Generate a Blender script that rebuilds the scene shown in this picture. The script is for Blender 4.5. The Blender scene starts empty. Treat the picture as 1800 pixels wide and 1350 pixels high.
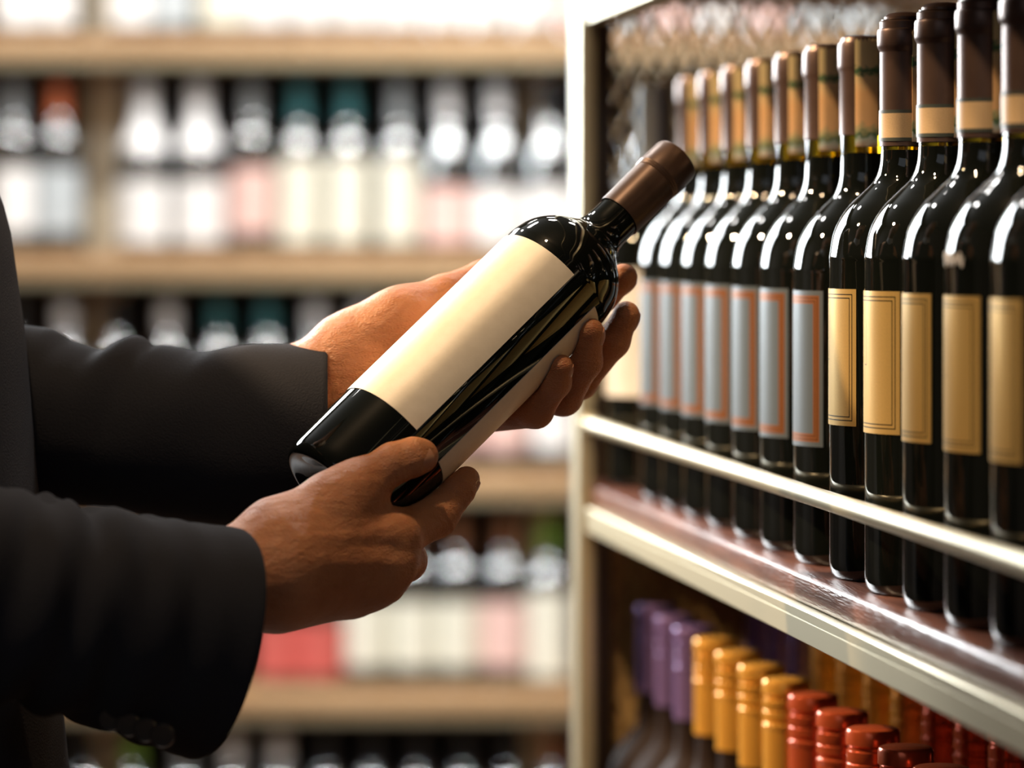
import bpy, bmesh, math, random
import numpy as np
from mathutils import Vector, Matrix

random.seed(7)
PI = math.pi
sc = bpy.context.scene
COL = sc.collection

# ------------------------------------------------------------------ camera
CZ = 1.35                      # eye height
F = 6400.0                     # focal length in pixels of an 1800 px wide frame
cam_d = bpy.data.cameras.new('camera')
cam = bpy.data.objects.new('camera', cam_d)
COL.objects.link(cam)
cam.location = (0, 0, CZ)
cam.rotation_euler = (PI / 2, 0, 0)
cam_d.sensor_width = 36
cam_d.lens = F / 1800 * 36
cam_d.shift_y = (420 - 675) / 1800
cam_d.clip_start = 0.05
cam_d.dof.use_dof = True
cam_d.dof.focus_distance = 1.895
cam_d.dof.aperture_fstop = 4.4
cam_d.dof.aperture_blades = 9
cam_d.dof.aperture_rotation = 0.2
sc.camera = cam

# ------------------------------------------------------------------ world, exposure
sc.view_settings.view_transform = 'Standard'
sc.view_settings.look = 'None'
sc.view_settings.gamma = 1
sc.view_settings.use_curve_mapping = False
sc.view_settings.exposure = 0.0
try:
    sc.cycles.use_denoising = True
    sc.cycles.max_bounces = 8
    sc.cycles.caustics_reflective = False
    sc.cycles.caustics_refractive = False
    sc.cycles.sample_clamp_indirect = 6
except Exception:
    pass
w = bpy.data.worlds.new('world')
sc.world = w
w.use_nodes = True
w.node_tree.nodes['Background'].inputs[0].default_value = (0.9, 0.95, 1.0, 1)
w.node_tree.nodes['Background'].inputs[1].default_value = 0.03


# ------------------------------------------------------------------ lights
def area(name, loc, target, sx, sy, power, col):
    l = bpy.data.lights.new(name, 'AREA')
    l.shape = 'RECTANGLE'
    l.size, l.size_y = sx, sy
    l.energy = power
    l.color = col
    o = bpy.data.objects.new(name, l)
    COL.objects.link(o)
    o.location = loc
    o.rotation_euler = (Vector(target) - Vector(loc)).to_track_quat('-Z', 'Y').to_euler()
    return o


def bulb(name, loc, power, col, rad):
    l = bpy.data.lights.new(name, 'POINT')
    l.energy = power
    l.color = col
    l.shadow_soft_size = rad
    o = bpy.data.objects.new(name, l)
    COL.objects.link(o)
    o.location = loc
    return o


# assumed daylight on the left, behind the customer: free area light, no window built
area('assumed_daylight', (-1.62, 4.75, 2.12), (0.0, 1.95, 1.25), 1.5, 1.3, 200, (0.93, 0.98, 1.0))
# two rows of round lights added over the aisle before the back shelving
for yy_, zz_, p_, n_, dy_ in ((4.55, 2.95, 19, 5, 0.9), (3.45, 2.95, 11, 5, -0.15)):
    for i in range(n_):
        l_ = area('added_aisle_light', (-1.2 + 0.6 * i, yy_, zz_), (-1.2 + 0.6 * i, yy_ + dy_, 1.0), 0.24, 0.24, p_, (1.0, 0.97, 0.93))
        l_.data.shape = 'DISK'
# warm lamp assumed overhead in the shop, placed to light the held label
WARM = (1.0, 0.72, 0.44)
for x, y, z, p in [(-0.36, 1.46, 2.75, 56)]:
    bulb('assumed_lamp_light', (x, y, z), p, WARM, 0.045)


def spot(name, loc, target, power, half, col):
    l = bpy.data.lights.new(name, 'SPOT')
    l.energy = power
    l.color = col
    l.spot_size = math.radians(2 * half)
    l.spot_blend = 0.6
    l.shadow_soft_size = 0.04
    o = bpy.data.objects.new(name, l)
    COL.objects.link(o)
    o.location = loc
    o.rotation_euler = (Vector(target) - Vector(loc)).to_track_quat('-Z', 'Y').to_euler()
    return o


# warm spots added to brighten the display unit while sparing the hands
spot('added_spot_light', (-0.6, 1.15, 2.7), (0.31, 1.74, 1.35), 105, 8.5, WARM)
spot('added_spot_light', (-0.6, 1.15, 2.7), (0.23, 2.25, 1.38), 62, 8.5, WARM)
spot('added_spot_light', (-1.25, 2.25, 2.35), (0.16, 2.22, 1.03), 230, 19, WARM)
spot('added_spot_light', (-0.3, 1.2, 2.6), (0.11, 2.62, 1.02), 90, 6, WARM)
# weak cool fill added behind the camera to lift the dark tones
area('cool_fill_light', (0.2, -1.2, 3.05), (0.1, 1.5, 1.0), 5.0, 2.4, 24, (0.82, 0.89, 1.0))


# ------------------------------------------------------------------ helpers
def P(px, py, Y):
    """a point seen at pixel (px, py) of the photograph, Y metres from the lens"""
    return Vector(((px - 900) / F * Y, Y, CZ - (py - 420) / F * Y))


def link(o, parent=None):
    COL.objects.link(o)
    if parent is not None:
        o.parent = parent
    return o


def empty(name, loc=(0, 0, 0), rz=0.0):
    o = bpy.data.objects.new(name, None)
    o.empty_display_size = 0.05
    o.location = loc
    o.rotation_euler = (0, 0, rz)
    COL.objects.link(o)
    return o


def tag(o, label=None, cat=None, group=None, kind=None):
    if label: o['label'] = label
    if cat: o['category'] = cat
    if group: o['group'] = group
    if kind: o['kind'] = kind
    return o


def from_data(name, verts, faces, mat, parent=None, smooth=True, angle=40, uvs=None):
    me = bpy.data.meshes.new(name)
    me.from_pydata([tuple(v) for v in verts], [], faces)
    if uvs is not None:
        ul = me.uv_layers.new(name='UVMap')
        for lp in me.loops:
            ul.data[lp.index].uv = uvs[lp.vertex_index]
    if smooth:
        me.polygons.foreach_set('use_smooth', [True] * len(me.polygons))
        if angle is not None:
            me.set_sharp_from_angle(angle=math.radians(angle))
    me.materials.append(mat)
    me.update()
    return link(bpy.data.objects.new(name, me), parent)


def from_bm(name, bm, mat, parent=None, smooth=False, angle=40):
    bmesh.ops.recalc_face_normals(bm, faces=bm.faces[:])
    me = bpy.data.meshes.new(name)
    bm.to_mesh(me)
    bm.free()
    if smooth:
        me.polygons.foreach_set('use_smooth', [True] * len(me.polygons))
        me.set_sharp_from_angle(angle=math.radians(angle))
    me.materials.append(mat)
    return link(bpy.data.objects.new(name, me), parent)


def bm_box(bm, lo, hi, bevel=0.0, seg=2):
    r = bmesh.ops.create_cube(bm, size=1)
    vs = r['verts']
    lo, hi = Vector(lo), Vector(hi)
    for v in vs:
        v.co = Vector([(lo[i] + hi[i]) / 2 + v.co[i] * (hi[i] - lo[i]) for i in range(3)])
    if bevel > 0:
        es = list({e for v in vs for e in v.link_edges})
        bmesh.ops.bevel(bm, geom=es, offset=bevel, segments=seg, affect='EDGES', profile=0.5)


def box(name, lo, hi, mat, parent=None, bevel=0.0, seg=2):
    bm = bmesh.new()
    bm_box(bm, lo, hi, bevel, seg)
    return from_bm(name, bm, mat, parent, smooth=bevel > 0)


def tube_data(a, b, r, n=8, caps=True):
    a, b = Vector(a), Vector(b)
    d = (b - a).normalized()
    s = d.orthogonal().normalized()
    t = d.cross(s)
    vs, fs = [], []
    for p in (a, b):
        for i in range(n):
            an = 2 * PI * i / n
            vs.append(p + s * math.cos(an) * r + t * math.sin(an) * r)
    for i in range(n):
        j = (i + 1) % n
        fs.append((i, j, n + j, n + i))
    if caps:
        fs.append(tuple(range(n))[::-1])
        fs.append(tuple(range(n, 2 * n)))
    return vs, fs


def lathe_data(prof, n):
    vs, fs = [], []
    rings = []
    for r, z in prof:
        if r < 1e-6:
            rings.append([len(vs)])
            vs.append((0, 0, z))
        else:
            rings.append(list(range(len(vs), len(vs) + n)))
            for i in range(n):
                a = 2 * PI * i / n
                vs.append((r * math.cos(a), r * math.sin(a), z))
    for A, B in zip(rings[:-1], rings[1:]):
        for i in range(n):
            j = (i + 1) % n
            if len(A) == 1 and len(B) == 1: continue
            if len(A) == 1: fs.append((A[0], B[j], B[i]))
            elif len(B) == 1: fs.append((A[i], A[j], B[0]))
            else: fs.append((A[i], A[j], B[j], B[i]))
    return vs, fs


def lathe(name, prof, mat, parent=None, n=48, angle=35):
    vs, fs = lathe_data(prof, n)
    return from_data(name, vs, fs, mat, parent, True, angle)


def smooth_prof(pts, sub=6):
    """Catmull-Rom through the (r, z) points"""
    out = []
    n = len(pts)
    for i in range(n - 1):
        p0, p1, p2, p3 = pts[max(i - 1, 0)], pts[i], pts[i + 1], pts[min(i + 2, n - 1)]
        for k in range(sub):
            t = k / sub
            out.append(tuple(0.5 * (2 * p1[c] + (p2[c] - p0[c]) * t + (2 * p0[c] - 5 * p1[c] + 4 * p2[c] - p3[c]) * t * t
                                    + (3 * p1[c] - p0[c] - 3 * p2[c] + p3[c]) * t ** 3) for c in (0, 1)))
    out.append(pts[-1])
    return out


def patch(name, rfun, z0, z1, a0, a1, mat, parent=None, nz=2, na=24, thick=0.0005, top=None):
    """a sheet of paper wrapped on a bottle; uv in metres; rfun(z) = radius under the sheet"""
    vs, fs, uv = [], [], []
    a0, a1 = math.radians(a0), math.radians(a1)
    R0 = rfun((z0 + z1) / 2)
    for layer in (thick, 0.0):
        for j in range(nz + 1):
            for i in range(na + 1):
                a = a1 + (a0 - a1) * i / na
                zt = z1 if top is None else z1 + top(i)
                z = z0 + (zt - z0) * j / nz
                r = rfun(z) + layer
                vs.append((r * math.cos(a), r * math.sin(a), z))
                uv.append((abs(a1 - a) * R0, z - z0))
    W = na + 1
    off = W * (nz + 1)
    for j in range(nz):
        for i in range(na):
            q = j * W + i
            fs.append((q, q + W, q + W + 1, q + 1))
            fs.append((off + q, off + q + 1, off + q + W + 1, off + q + W))
    for i in range(na):
        fs.append((i, i + 1, off + i + 1, off + i))
        q = nz * W + i
        fs.append((q + 1, q, off + q, off + q + 1))
    for j in range(nz):
        q = j * W
        fs.append((q + W, q, off + q, off + q + W))
        q = j * W + na
        fs.append((q, q + W, off + q + W, off + q))
    return from_data(name, vs, fs, mat, parent, True, 40, uv)


def copy_tree(o, parent=None):
    c = o.copy()
    COL.objects.link(c)
    if parent is not None: c.parent = parent
    for ch in list(o.children): copy_tree(ch, c)
    return c


# ------------------------------------------------------------------ materials
def mat(name, base, rough=0.5, metal=0.0, **kw):
    m = bpy.data.materials.new(name)
    m.use_nodes = True
    b = m.node_tree.nodes['Principled BSDF']
    b.inputs['Base Color'].default_value = (*base, 1)
    b.inputs['Roughness'].default_value = rough
    b.inputs['Metallic'].default_value = metal
    for k, v in kw.items():
        b.inputs[k].default_value = v
    return m


def nodes(m):
    return m.node_tree.nodes, m.node_tree.links, m.node_tree.nodes['Principled BSDF']


def math_node(N, L, op, a, b=None, c=None):
    n = N.new('ShaderNodeMath')
    n.operation = op
    for i, v in enumerate((a, b, c)):
        if v is None: continue
        if isinstance(v, (int, float)): n.inputs[i].default_value = v
        else: L.new(v, n.inputs[i])
    return n.outputs[0]


def mix_col(N, L, fac, a, b):
    n = N.new('ShaderNodeMix')
    n.data_type = 'RGBA'
    if isinstance(fac, (int, float)): n.inputs[0].default_value = fac
    else: L.new(fac, n.inputs[0])
    for idx, v in ((6, a), (7, b)):
        if isinstance(v, tuple): n.inputs[idx].default_value = (*v, 1)
        else: L.new(v, n.inputs[idx])
    return n.outputs[2]


def noise_col(m, c1, c2, scale=20, detail=4, stretch=(1, 1, 1), bump=0.0, bscale=None, lo=0.35, hi=0.65):
    N, L, b = nodes(m)
    tc = N.new('ShaderNodeTexCoord')
    mp = N.new('ShaderNodeMapping')
    mp.inputs['Scale'].default_value = stretch
    L.new(tc.outputs['Object'], mp.inputs[0])
    nz = N.new('ShaderNodeTexNoise')
    nz.inputs['Scale'].default_value = scale
    nz.inputs['Detail'].default_value = detail
    L.new(mp.outputs[0], nz.inputs[0])
    cr = N.new('ShaderNodeValToRGB')
    cr.color_ramp.elements[0].position = lo
    cr.color_ramp.elements[1].position = hi
    cr.color_ramp.elements[0].color = (*c1, 1)
    cr.color_ramp.elements[1].color = (*c2, 1)
    L.new(nz.outputs[0], cr.inputs[0])
    L.new(cr.outputs[0], b.inputs['Base Color'])
    if bump:
        bp = N.new('ShaderNodeBump')
        bp.inputs['Strength'].default_value = bump
        bp.inputs['Distance'].default_value = 0.002
        if bscale:
            n2 = N.new('ShaderNodeTexNoise')
            n2.inputs['Scale'].default_value = bscale
            L.new(mp.outputs[0], n2.inputs[0])
            L.new(n2.outputs[0], bp.inputs['Height'])
        else:
            L.new(nz.outputs[0], bp.inputs['Height'])
        L.new(bp.outputs[0], b.inputs['Normal'])
    return m


M = {}
M['glass'] = mat('dark_glass', (0.004, 0.005, 0.004), 0.016, **{'IOR': 1.52})
M['amber'] = mat('amber_glass', (0.42, 0.27, 0.012), 0.03, **{'IOR': 1.5, 'Transmission Weight': 1.0})
M['glass_low'] = mat('brown_matt_glass', (0.02, 0.012, 0.009), 0.6, **{'Specular IOR Level': 0.05})  # shade put into the finish: dulled so no light streaks show below
M['glass_far'] = mat('mirrored_glass', (0.42, 0.44, 0.45), 0.12, 1.0)  # metallic finish given to the glass to strengthen the lamp highlights
M['capsule'] = noise_col(mat('brown_foil', (0.12, 0.07, 0.055), 0.36, 0.55), (0.10, 0.058, 0.046), (0.14, 0.085, 0.065), 60)
M['gold'] = mat('champagne_metal', (0.50, 0.45, 0.31), 0.4, 0.7)
M['mesh'] = mat('bronze_wire', (0.7, 0.45, 0.17), 0.4, 0.2)
M['wood'] = noise_col(mat('mahogany', (0.2, 0.08, 0.05), 0.28), (0.09, 0.032, 0.022), (0.22, 0.092, 0.062), 9, 8, (14, 1.2, 14), 0.25, 60)
M['darkwood'] = noise_col(mat('dark_wood', (0.05, 0.03, 0.02), 0.45), (0.035, 0.02, 0.014), (0.07, 0.04, 0.026), 8, 6, (10, 10, 1))
M['tanwood'] = noise_col(mat('tan_wood', (0.45, 0.27, 0.13), 0.45), (0.36, 0.2, 0.09), (0.5, 0.31, 0.16), 6, 6, (1, 10, 10))
M['cream'] = mat('cream_paint', (0.78, 0.69, 0.52), 0.5)
M['bronze_panel'] = mat('bronze_panel', (0.52, 0.33, 0.13), 0.5, 0.1)
M['capsule_held'] = noise_col(mat('dark_brown_foil', (0.08, 0.045, 0.03), 0.34, 0.5), (0.065, 0.036, 0.024), (0.095, 0.054, 0.036), 60)
M['backpanel'] = mat('black_back_panel', (0.012, 0.012, 0.014), 0.6)
M['paper'] = noise_col(mat('cream_paper', (0.84, 0.73, 0.57), 0.42), (0.82, 0.71, 0.55), (0.86, 0.75, 0.59), 150, 3, bump=0.04, bscale=900)
M['floor'] = noise_col(mat('floor_boards', (0.08, 0.05, 0.035), 0.35), (0.05, 0.03, 0.02), (0.1, 0.06, 0.04), 3, 6, (8, 1, 1))
M['wall'] = noise_col(mat('dark_wall', (0.05, 0.04, 0.035), 0.7), (0.045, 0.036, 0.03), (0.06, 0.048, 0.04), 5)
M['ceil'] = mat('ceiling_dark', (0.06, 0.055, 0.05), 0.7)

# ---- skin
sk = mat('skin', (0.46, 0.21, 0.105), 0.5, **{'Specular IOR Level': 0.3})
N, L, b = nodes(sk)
b.inputs['Subsurface Weight'].default_value = 0.25
b.inputs['Subsurface Radius'].default_value = (0.8, 0.25, 0.1)
b.inputs['Subsurface Scale'].default_value = 0.008
noise_col(sk, (0.40, 0.155, 0.066), (0.50, 0.21, 0.095), 45, 5)
tc = N.new('ShaderNodeTexCoord')
v1 = N.new('ShaderNodeTexVoronoi')
v1.inputs['Scale'].default_value = 750
v1.feature = 'DISTANCE_TO_EDGE'
n1 = N.new('ShaderNodeTexNoise')
n1.inputs['Scale'].default_value = 160
n1.inputs['Detail'].default_value = 6
mp = N.new('ShaderNodeMapping')
mp.inputs['Scale'].default_value = (0.6, 1, 1.3)
L.new(tc.outputs['Object'], mp.inputs[0])
L.new(mp.outputs[0], v1.inputs[0])
L.new(mp.outputs[0], n1.inputs[0])
hsum = math_node(N, L, 'ADD', math_node(N, L, 'MULTIPLY', v1.outputs[0], 0.35), n1.outputs[0])
bp = N.new('ShaderNodeBump')
bp.inputs['Strength'].default_value = 0.8
bp.inputs['Distance'].default_value = 0.002
L.new(hsum, bp.inputs['Height'])
L.new(bp.outputs[0], b.inputs['Normal'])
M['skin'] = sk
M['nail'] = mat('fingernail', (0.46, 0.21, 0.12), 0.28)

# ---- suit cloth
su = mat('suit_wool', (0.024, 0.024, 0.028), 0.9)
N, L, b = nodes(su)
b.inputs['Sheen Weight'].default_value = 0.025
b.inputs['Sheen Roughness'].default_value = 0.35
b.inputs['Sheen Tint'].default_value = (0.9, 0.85, 0.85, 1)
b.inputs['Specular IOR Level'].default_value = 0.03
tc = N.new('ShaderNodeTexCoord')
n1 = N.new('ShaderNodeTexNoise')
n1.inputs['Scale'].default_value = 900
L.new(tc.outputs['Object'], n1.inputs[0])
bp = N.new('ShaderNodeBump')
bp.inputs['Strength'].default_value = 0.35
bp.inputs['Distance'].default_value = 0.001
L.new(n1.outputs[0], bp.inputs['Height'])
L.new(bp.outputs[0], b.inputs['Normal'])
M['suit'] = su
M['button'] = mat('dark_button', (0.03, 0.027, 0.025), 0.3)
M['hair'] = mat('dark_hair', (0.02, 0.014, 0.01), 0.5)
M['shirt'] = mat('white_shirt', (0.7, 0.7, 0.7), 0.8)
M['leather'] = mat('black_leather', (0.015, 0.013, 0.012), 0.3)


def frame_label(name, base, rough, metal, Wm, Hm, bands, lines, line_col, band_col, extra=None):
    """a printed label: bands / lines run at a distance from its edge"""
    m = mat(name, base, rough, metal)
    N, L, b = nodes(m)
    uv = N.new('ShaderNodeUVMap')
    sx = N.new('ShaderNodeSeparateXYZ')
    L.new(uv.outputs[0], sx.inputs[0])
    u, v = sx.outputs[0], sx.outputs[1]
    d = math_node(N, L, 'MINIMUM', math_node(N, L, 'MINIMUM', u, math_node(N, L, 'SUBTRACT', Wm, u)),
                  math_node(N, L, 'MINIMUM', v, math_node(N, L, 'SUBTRACT', Hm, v)))
    nz = N.new('ShaderNodeTexNoise')
    nz.inputs['Scale'].default_value = 900
    L.new(uv.outputs[0], nz.inputs[0])
    col = mix_col(N, L, nz.outputs[0], tuple(c * 0.92 for c in base), tuple(min(1, c * 1.08) for c in base))
    for c0, wd in bands:
        col = mix_col(N, L, math_node(N, L, 'COMPARE', d, c0, wd), col, band_col)
    for c0, wd in lines:
        col = mix_col(N, L, math_node(N, L, 'COMPARE', d, c0, wd), col, line_col)
    for u0, uw, v0, vw in (extra or []):
        f = math_node(N, L, 'MULTIPLY', math_node(N, L, 'COMPARE', u, u0, uw), math_node(N, L, 'COMPARE', v, v0, vw))
        col = mix_col(N, L, f, col, line_col)
    L.new(col, b.inputs['Base Color'])
    return m


GW, GH = math.radians(90) * 0.040, 0.0719
M['goldlabel'] = frame_label('gold_label', (0.76, 0.50, 0.17), 0.3, 0.62, GW, GH, [],
                             [(0.0029, 0.00028), (0.0048, 0.00028)], (0.03, 0.018, 0.008), (0, 0, 0),
                             [(GW - 0.0172, 0.0048, 0.0170, 0.00022), (GW - 0.019, 0.004, 0.0118, 0.00022), (GW - 0.019, 0.0035, 0.0080, 0.00022),
                              (GW - 0.0345, 0.0002, 0.046, 0.012), (GW - 0.0325, 0.002, 0.0345, 0.0002)])
BW, BH = math.radians(98) * 0.039, 0.0858
M['bluelabel'] = frame_label('blue_grey_label', (0.14, 0.17, 0.195), 0.36, 0.45, BW, BH, [(0.0049, 0.0023)],
                             [(0.0040, 0.00022), (0.0058, 0.00022)], (0.07, 0.024, 0.008), (0.30, 0.11, 0.035),
                             [])

# neck band: printed paper between two dark lines
NBH = 0.0165
m = mat('neck_band_paper', (0.6, 0.42, 0.22), 0.5)
N, L, b = nodes(m)
uv = N.new('ShaderNodeUVMap')
sx = N.new('ShaderNodeSeparateXYZ')
L.new(uv.outputs[0], sx.inputs[0])
vo = N.new('ShaderNodeTexNoise')
vo.inputs['Scale'].default_value = 1400
L.new(uv.outputs[0], vo.inputs[0])
col = mix_col(N, L, vo.outputs[0], (0.5, 0.33, 0.17), (0.68, 0.48, 0.27))
dv = math_node(N, L, 'ABSOLUTE', math_node(N, L, 'SUBTRACT', sx.outputs[1], NBH / 2))
col = mix_col(N, L, math_node(N, L, 'GREATER_THAN', dv, NBH / 2 - 0.0018), col, (0.05, 0.06, 0.05))
L.new(col, b.inputs['Base Color'])
M['neckband'] = m

# tax stamp: printed paper, pale yellow / green / peach / green zones
TSH = 0.058
m = mat('tax_stamp_paper', (0.7, 0.5, 0.25), 0.55)
N, L, b = nodes(m)
uv = N.new('ShaderNodeUVMap')
sx = N.new('ShaderNodeSeparateXYZ')
L.new(uv.outputs[0], sx.inputs[0])
nz = N.new('ShaderNodeTexNoise')
nz.inputs['Scale'].default_value = 260
nz.inputs['Detail'].default_value = 2
L.new(uv.outputs[0], nz.inputs[0])
vv = math_node(N, L, 'ADD', math_node(N, L, 'DIVIDE', sx.outputs[1], TSH), math_node(N, L, 'MULTIPLY', math_node(N, L, 'SUBTRACT', nz.outputs[0], 0.5), 0.16))
cr = N.new('ShaderNodeValToRGB')
e = cr.color_ramp.elements
e[0].position = 0.0; e[0].color = (0.42, 0.3, 0.22, 1)
e[1].position = 1.0; e[1].color = (0.95, 0.76, 0.38, 1)
for p_, c_ in [(0.06, (0.5, 0.55, 0.5)), (0.1, (0.06, 0.16, 0.08)), (0.16, (0.55, 0.5, 0.25)), (0.22, (0.95, 0.58, 0.28)), (0.5, (0.95, 0.55, 0.24)),
               (0.66, (0.9, 0.66, 0.32)), (0.70, (0.09, 0.2, 0.08)), (0.735, (0.12, 0.24, 0.1)), (0.77, (0.95, 0.74, 0.36))]:
    q = e.new(p_)
    q.color = (*c_, 1)
L.new(vv, cr.inputs[0])
L.new(cr.outputs[0], b.inputs['Base Color'])
M['stamp'] = m

# ------------------------------------------------------------------ the room
X0r, X1r, Y0r, Y1r, ZC = -2.9, 2.9, -2.6, 6.25, 3.1
tag(box('floor', (X0r, Y0r, -0.05), (X1r, Y1r, 0), M['floor']), kind='structure')
tag(box('ceiling', (X0r, Y0r, ZC), (X1r, Y1r, ZC + 0.05), M['ceil']), kind='structure')
tag(box('wall_back', (X0r, Y1r, 0), (X1r, Y1r + 0.05, ZC), M['wall']), kind='structure')
tag(box('wall_left', (X0r - 0.05, Y0r, 0), (X0r, Y1r, ZC), M['wall']), kind='structure')
tag(box('wall_right', (X1r, Y0r, 0), (X1r + 0.05, Y1r, ZC), M['wall']), kind='structure')
tag(box('wall_front', (X0r, Y0r - 0.05, 0), (X1r, Y0r, ZC), M['wall']), kind='structure')

# ------------------------------------------------------------------ bottles (kinds)
def shoulder_prof(R, rn, zb, zs, zn, zt, fill=None):
    """straight body to zs, rounded shoulder to the neck at zn, neck to zt, with a punt in the base"""
    d = zn - zs
    k = R - rn
    pts = [(0.0, 0.014), (R * 0.35, 0.0115), (R * 0.62, 0.004), (R * 0.80, 0.0006), (R * 0.90, 0.0), (R * 0.965, 0.0022), (R * 0.995, 0.0065), (R, 0.012)]
    pts = smooth_prof(pts, 3)
    sh = smooth_prof([(R, zs - 0.004), (R * 0.997, zs), (R - 0.10 * k, zs + 0.30 * d), (R - 0.32 * k, zs + 0.56 * d), (R - 0.62 * k, zs + 0.76 * d),
                      (R - 0.86 * k, zs + 0.92 * d), (rn + 0.0006, zs + 1.12 * d), (rn, zs + 1.35 * d)], 5)
    if fill: zt = fill
    return pts + [(R, zs - 0.03)] + [q for q in sh if q[1] < zt - 0.0005] + [(rn, zt), (0, zt)]


def make_gold():
    root = empty('wine_bottle')
    R, rn = 0.040, 0.0126
    lathe('glass', shoulder_prof(R, rn, 0, 0.172, 0.214, 0.296, 0.2268), M['glass'], root, 56)
    lathe('neck', [(0, 0.2269), (rn, 0.2269), (rn, 0.296), (0, 0.296)], M['amber'], root, 40)
    rc = rn + 0.0004
    cap = [(rc, 0.229), (rc + 0.0003, 0.229), (rc + 0.0003, 0.2785), (rc + 0.0004, 0.2795), (rc + 0.0014, 0.281), (rc + 0.0017, 0.2825), (rc + 0.0017, 0.2895),
           (rc + 0.0013, 0.2908), (rc + 0.0004, 0.2913), (rc + 0.0004, 0.2948), (rc - 0.0006, 0.2958), (rc - 0.002, 0.2962), (rc - 0.002, 0.2975), (rc - 0.004, 0.2992), (rc - 0.008, 0.3), (0, 0.3)]
    lathe('capsule', cap, M['capsule'], root, 40, 30)
    patch('neck_band', lambda z: rc + 0.0004, 0.2315, 0.2315 + NBH, 100, 330, M['neckband'], root, 1, 30, 0.0003)
    patch('label', lambda z: R, 0.0816, 0.0816 + GH, 136, 226, M['goldlabel'], root, 1, 30, 0.0004)
    patch('tax_stamp', lambda z: rc + 0.0018 + (0.0006 if z > 0.279 else 0), 0.231, 0.231 + TSH, 280, 338, M['stamp'], root, 6, 14, 0.0003, lambda i: 0.0015 * (i % 2))
    return root


def make_blue():
    root = empty('wine_bottle')
    R, rn = 0.039, 0.0128
    lathe('glass', shoulder_prof(R, rn, 0, 0.165, 0.208, 0.288, 0.2275), M['glass'], root, 56)
    lathe('neck', [(0, 0.2276), (rn, 0.2276), (rn, 0.288), (0, 0.288)], M['amber'], root, 40)
    rc = rn + 0.0004
    cap = [(rc, 0.2375), (rc + 0.0003, 0.2375), (rc + 0.0003, 0.272), (rc + 0.0012, 0.2738), (rc + 0.0014, 0.276), (rc + 0.0014, 0.2865), (rc + 0.001, 0.2885),
           (rc + 0.0001, 0.289), (rc - 0.0008, 0.2915), (rc - 0.003, 0.2926), (0, 0.2928)]
    lathe('capsule', cap, M['capsule'], root, 40, 30)
    patch('label', lambda z: R, 0.0655, 0.0655 + BH, 132, 230, M['bluelabel'], root, 1, 30, 0.0004)
    patch('tax_stamp', lambda z: rc + 0.0016 + (z - 0.231) * 0.01, 0.231, 0.231 + TSH, 246, 296, M['stamp'], root, 6, 12, 0.0003, lambda i: 0.0015 * (i % 2))
    return root


def flat_mat(name, c, rough=0.55, metal=0.0):
    k = 'f_' + name
    if k not in M: M[k] = noise_col(mat(name, c, rough, metal), tuple(x * 0.9 for x in c), tuple(min(1, x * 1.08) for x in c), 40)
    return M[k]


# ------------------------------------------------------------------ the display unit on the right
K = 875 / F
NK = math.sqrt(1 + K * K)
TH = math.atan(K)
XF = 0.4206                                  # front plane: x + K*y = XF
ORG = (XF - K * 2.0, 2.0)


def loc_of(c, Y):
    """world x, y of the point at depth Y on the line x + K*y = c"""
    return (c - K * Y, Y)


def to_local(c, Y):
    X, Y = loc_of(c, Y)
    return ((X - ORG[0]) + (Y - ORG[1]) * K) / NK, (-(X - ORG[0]) * K + (Y - ORG[1])) / NK


ZS = CZ - 0.1798                              # shelf the wine stands on
PITCH = 0.371
unit = tag(empty('display_shelving', (ORG[0], ORG[1], 0), TH), 'champagne metal display unit with mahogany shelves, guard rail and wire mesh end', 'shelving')
DEPTH = 0.42
Y_NEAR, Y_FAR = -0.95, 0.745
for i, zt in enumerate((ZS - 2 * PITCH, ZS - PITCH, ZS, ZS + PITCH)):
    bm = bmesh.new()
    bm_box(bm, (0.001, Y_NEAR, zt - 0.0155), (DEPTH, Y_FAR, zt), 0.0022, 3)
    from_bm('shelf_board', bm, M['wood'], unit, True)
    # pressed metal edge: upper lip, groove, flat face, return underneath
    y0, y1 = Y_NEAR, 0.66
    prof = [(0.004, zt - 0.0158), (-0.0035, zt - 0.0158), (-0.0042, zt - 0.0166), (-0.0042, zt - 0.0208), (-0.0034, zt - 0.0212), (-0.0034, zt - 0.0216), (-0.004, zt - 0.022),
            (-0.004, zt - 0.0328), (-0.0034, zt - 0.0334), (0.020, zt - 0.0334), (0.020, zt - 0.0318), (-0.002, zt - 0.0318), (-0.002, zt - 0.0175), (0.004, zt - 0.0175)]
    n = len(prof)
    vs = [(x, y, z) for y in (y0, y1) for x, z in prof]
    fs = [(j, (j + 1) % n, n + (j + 1) % n, n + j) for j in range(n)] + [tuple(range(n))[::-1], tuple(range(n, 2 * n))]
    from_data('edge_trim', vs, fs, M['gold'], unit, False)
    # guard rail
    zr = zt + 0.0444
    vs, fs = tube_data((0, Y_NEAR, zr), (0, 0.664, zr), 0.0052, 20)
    rail = from_data('guard_rail', vs, fs, M['gold'], unit, True)
    bm = bmesh.new()
    bmesh.ops.create_uvsphere(bm, u_segments=16, v_segments=10, radius=0.0078, matrix=Matrix.Translation((0, 0.662, zr)))
    from_bm('rail_end_cap', bm, M['gold'], rail, True)

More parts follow.
